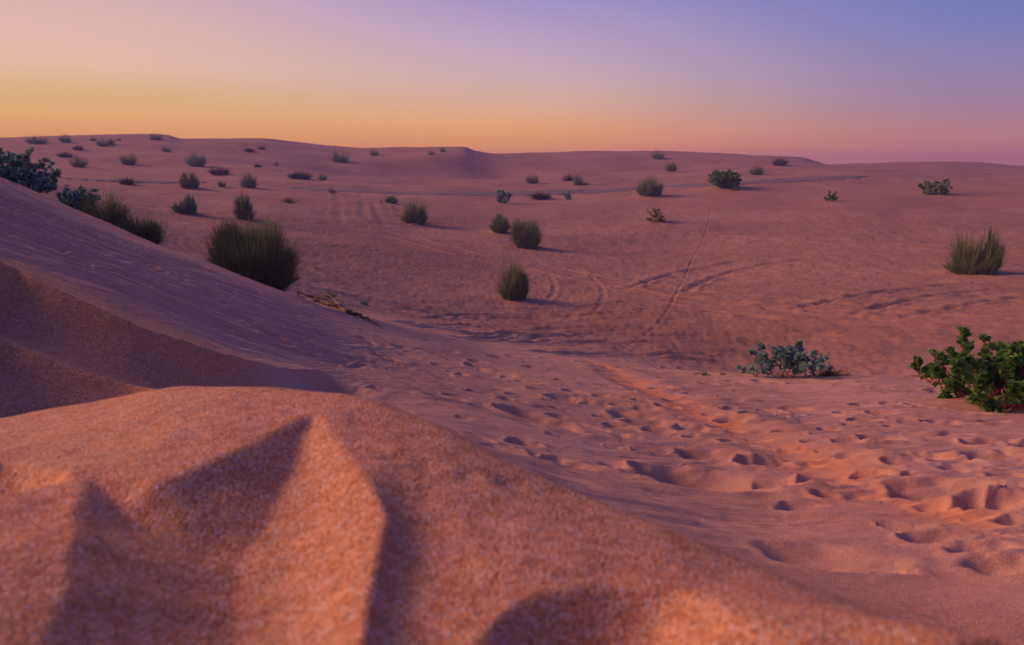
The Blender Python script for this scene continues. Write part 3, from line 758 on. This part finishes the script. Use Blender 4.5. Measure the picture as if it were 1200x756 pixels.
# --- fallen dry branch
def tube(path, rad, seg=7):
    Pn = np.asarray(path, float); m = len(Pn); T = np.gradient(Pn, axis=0); T /= np.linalg.norm(T, axis=1, keepdims=True)
    A = np.cross(T, [0.1, .2, 1]); A /= np.linalg.norm(A, axis=1, keepdims=True); Bn = np.cross(T, A)
    rad = np.asarray(rad)[:, None]; V = []
    for i in range(m):
        for q in range(seg):
            an = 2*pi*q/seg; V.append(Pn[i]+(A[i]*cos(an)+Bn[i]*sin(an))*rad[i]*(1+.18*sin(q*2.1+i*1.3)))
    Fq = [(i*seg+q, i*seg+(q+1) % seg, (i+1)*seg+(q+1) % seg, (i+1)*seg+q) for i in range(m-1) for q in range(seg)]
    return np.array(V), np.array(Fq)
def on_sand(pxs, lift=0.0, n=6):
    P = resample([hit(a, b, 4) for a, b in pxs], n)
    P[:, 2] = [ground(p[0], p[1]) for p in P]
    P[:, 2] += lift if np.ndim(lift) == 0 else np.interp(np.linspace(0, 1, len(P)), np.linspace(0, 1, len(lift)), lift)
    return P
O = hit(395, 364, 4)
br = empty('dry_branch', O); tag(br, 'fallen dry brown branch with twigs lying on the left sand slope', 'branch')
rs = np.random.RandomState(5)
P = on_sand([(378,357),(388,360),(398,363),(408,368),(418,371),(428,375),(438,379),(449,385)], [.05,.06,.05,.03,.03,.025,.015,.0], 7)
P[:, 2] += .01*np.sin(np.arange(len(P))*.9)
nP = len(P)
mesh_obj('bough', *[(tube(P, np.interp(np.linspace(0, 1, nP), [0, .3, .6, 1], [.016, .030, .022, .008])))[i]-(O if i == 0 else 0) for i in (0, 1)], M['wood'], br, True)
P2 = on_sand([(376,346),(384,352),(393,357),(401,363)], [.14,.12,.09,.05], 6)
mesh_obj('bough', *[(tube(P2, np.linspace(.006, .02, len(P2))))[i]-(O if i == 0 else 0) for i in (0, 1)], M['greywood'], br, True)
tw = []
for a in ([(392,362),(378,358),(364,354),(350,353)], [(395,363),(380,361),(366,358),(358,356)], [(398,365),(385,366),(372,362),(361,360)], [(390,360),(375,352),(368,351)], [(366,356),(350,352),(344,350)],
          [(402,365),(396,368),(388,367)], [(400,362),(392,354),(386,351)], [(350,352),(349,348),(349,343)]):
    Pt = on_sand(a, [.05, .08, .05], 5)
    Pt[:, 2] += rs.uniform(.0, .05); tw.append(tube(Pt, np.linspace(.009, .003, len(Pt)), 5))
tV, tF = join(tw); mesh_obj('twigs', tV-O, tF, M['wood'], br)
O2 = hit(1080, 441, 4)
V, Fq = tube(on_sand([(1066,441),(1078,442),(1092,443),(1104,444)], .02, 4), np.linspace(.005, .014, 13))
o = mesh_obj('dry_twig', V-O2, Fq, M['wood']); o.location = O2
tag(o, 'single dry red twig lying on the sand left of the big pink-stemmed shrub', 'twig')

# ------------------------------------------------------------------ evening haze
def build_haze():
    x0, x1, y0, y1, z0, z1 = -640, 640, -640, 640, -16, 9.5
    V = [(x, y, z) for x in (x0, x1) for y in (y0, y1) for z in (z0, z1)]
    Fq = [(0,1,3,2),(4,6,7,5),(0,4,5,1),(2,3,7,6),(0,2,6,4),(1,5,7,3)]
    k = NT('evening haze'); pv = k.n('ShaderNodeVolumePrincipled')
    pv.inputs['Color'].default_value = HAZE_COL; pv.inputs['Density'].default_value = HAZE_D; pv.inputs['Anisotropy'].default_value = .0
    k.l(pv.outputs[0], k.out.inputs['Volume'])
    tag(mesh_obj('haze', V, Fq, k.m), kind='stuff')
HAZE_COL, HAZE_D = (.42, .38, .90, 1), .0014
build_haze()
# ------------------------------------------------------------------ sky
W = bpy.data.worlds.new('World'); S.world = W; W.use_nodes = True
t = W.node_tree; t.nodes.clear()
SUN_AZ, SUN_EL = R(-78), R(24)      # azimuth from straight ahead, to the left
class WN(NT):
    def __init__(s, t): s.t = t
k = WN(t); out = k.n('ShaderNodeOutputWorld'); tc = k.n('ShaderNodeTexCoord')
sx = k.n('ShaderNodeSeparateXYZ'); k.l(tc.outputs['Generated'], sx.inputs[0])
dx, dy, dz = sx.outputs
el = k.math('MULTIPLY', k.math('ARCSINE', dz), 180/pi)          # degrees
ev = k.math('DIVIDE', k.math('ADD', el, 2), 92)                     # -2..90 -> 0..1
def col_ramp(stops):   # stops by elevation in degrees
    return k.ramp(ev, [((e+2)/92, lin(c)) for e, c in stops], 'B_SPLINE' if False else 'EASE' if False else 'LINEAR')
left_r = col_ramp([(-2,(240,146,84)),(1.6,(242,160,90)),(3.2,(236,178,110)),(4.6,(228,184,130)),(6.2,(234,190,164)),(8.5,(228,184,174)),(11,(214,174,182)),(22,(150,128,180)),(50,(100,96,170)),(90,(84,84,160))])
midl_r = col_ramp([(-2,(246,140,70)),(1.2,(250,158,88)),(2.6,(244,172,108)),(4.2,(228,178,150)),(6,(212,176,180)),(8.5,(190,164,196)),(11,(162,148,202)),(22,(110,106,180)),(50,(88,88,165)),(90,(80,80,156))])
right_r = col_ramp([(-2,(200,112,88)),(.4,(204,122,108)),(2,(192,130,132)),(4,(160,128,160)),(6,(140,128,176)),(8.5,(116,122,184)),(11,(104,116,180)),(22,(80,92,168)),(50,(78,82,160)),(90,(76,78,152))])
azx = k.math('DIVIDE', dx, k.math('SQRT', k.math('ADD', k.math('MULTIPLY', dx, dx), k.math('MULTIPLY', dy, dy))))
fA = k.n('ShaderNodeMapRange', interpolation_type='SMOOTHSTEP'); k.l(azx, fA.inputs[0]); fA.inputs[1].default_value = -.50; fA.inputs[2].default_value = .08
fB = k.n('ShaderNodeMapRange', interpolation_type='SMOOTHSTEP'); k.l(azx, fB.inputs[0]); fB.inputs[1].default_value = -.05; fB.inputs[2].default_value = .56
c = k.mix(fA.outputs[0], left_r, midl_r); c = k.mix(fB.outputs[0], c, right_r)
bg = k.n('ShaderNodeBackground'); k.l(c, bg.inputs[0]); bg.inputs[1].default_value = .80
ns = k.n('ShaderNodeTexSky'); ns.sky_type = 'NISHITA'; ns.sun_disc = False; ns.sun_elevation = R(2); ns.sun_rotation = SUN_AZ
bg2 = k.n('ShaderNodeBackground'); k.l(ns.outputs[0], bg2.inputs[0]); bg2.inputs[1].default_value = .01
ad = k.n('ShaderNodeAddShader'); k.l(bg.outputs[0], ad.inputs[0]); k.l(bg2.outputs[0], ad.inputs[1]); k.l(ad.outputs[0], out.inputs[0])

sd = bpy.data.lights.new('sun', 'SUN'); sd.energy = 3.4; sd.angle = R(32); sd.color = (1.0, .52, .27)
so = link(bpy.data.objects.new('sun', sd))
from mathutils import Vector
dv = Vector((sin(SUN_AZ)*cos(SUN_EL), cos(SUN_AZ)*cos(SUN_EL), sin(SUN_EL)))
so.rotation_euler = dv.to_track_quat('Z', 'Y').to_euler(); so.location = dv*50

# ------------------------------------------------------------------ camera
cd = bpy.data.cameras.new('camera'); cam = link(bpy.data.objects.new('camera', cd))
cd.sensor_width = 36; cd.lens = 36*F/1200; cd.clip_start = .02; cd.clip_end = 5000
cam.rotation_euler = (pi/2-PITCH, 0, 0); cam.location = (0, 0, 0)
cd.dof.use_dof = True; cd.dof.focus_distance = 4.5; cd.dof.aperture_fstop = 5.6
S.camera = cam
S.render.engine = 'CYCLES'; S.cycles.use_denoising = True
S.cycles.max_bounces = 5; S.cycles.diffuse_bounces = 3; S.cycles.transparent_max_bounces = 4
S.view_settings.view_transform = 'Standard'; S.view_settings.look = 'None'; S.view_settings.exposure = .30; S.view_settings.gamma = 1
S.view_settings.use_curve_mapping = False
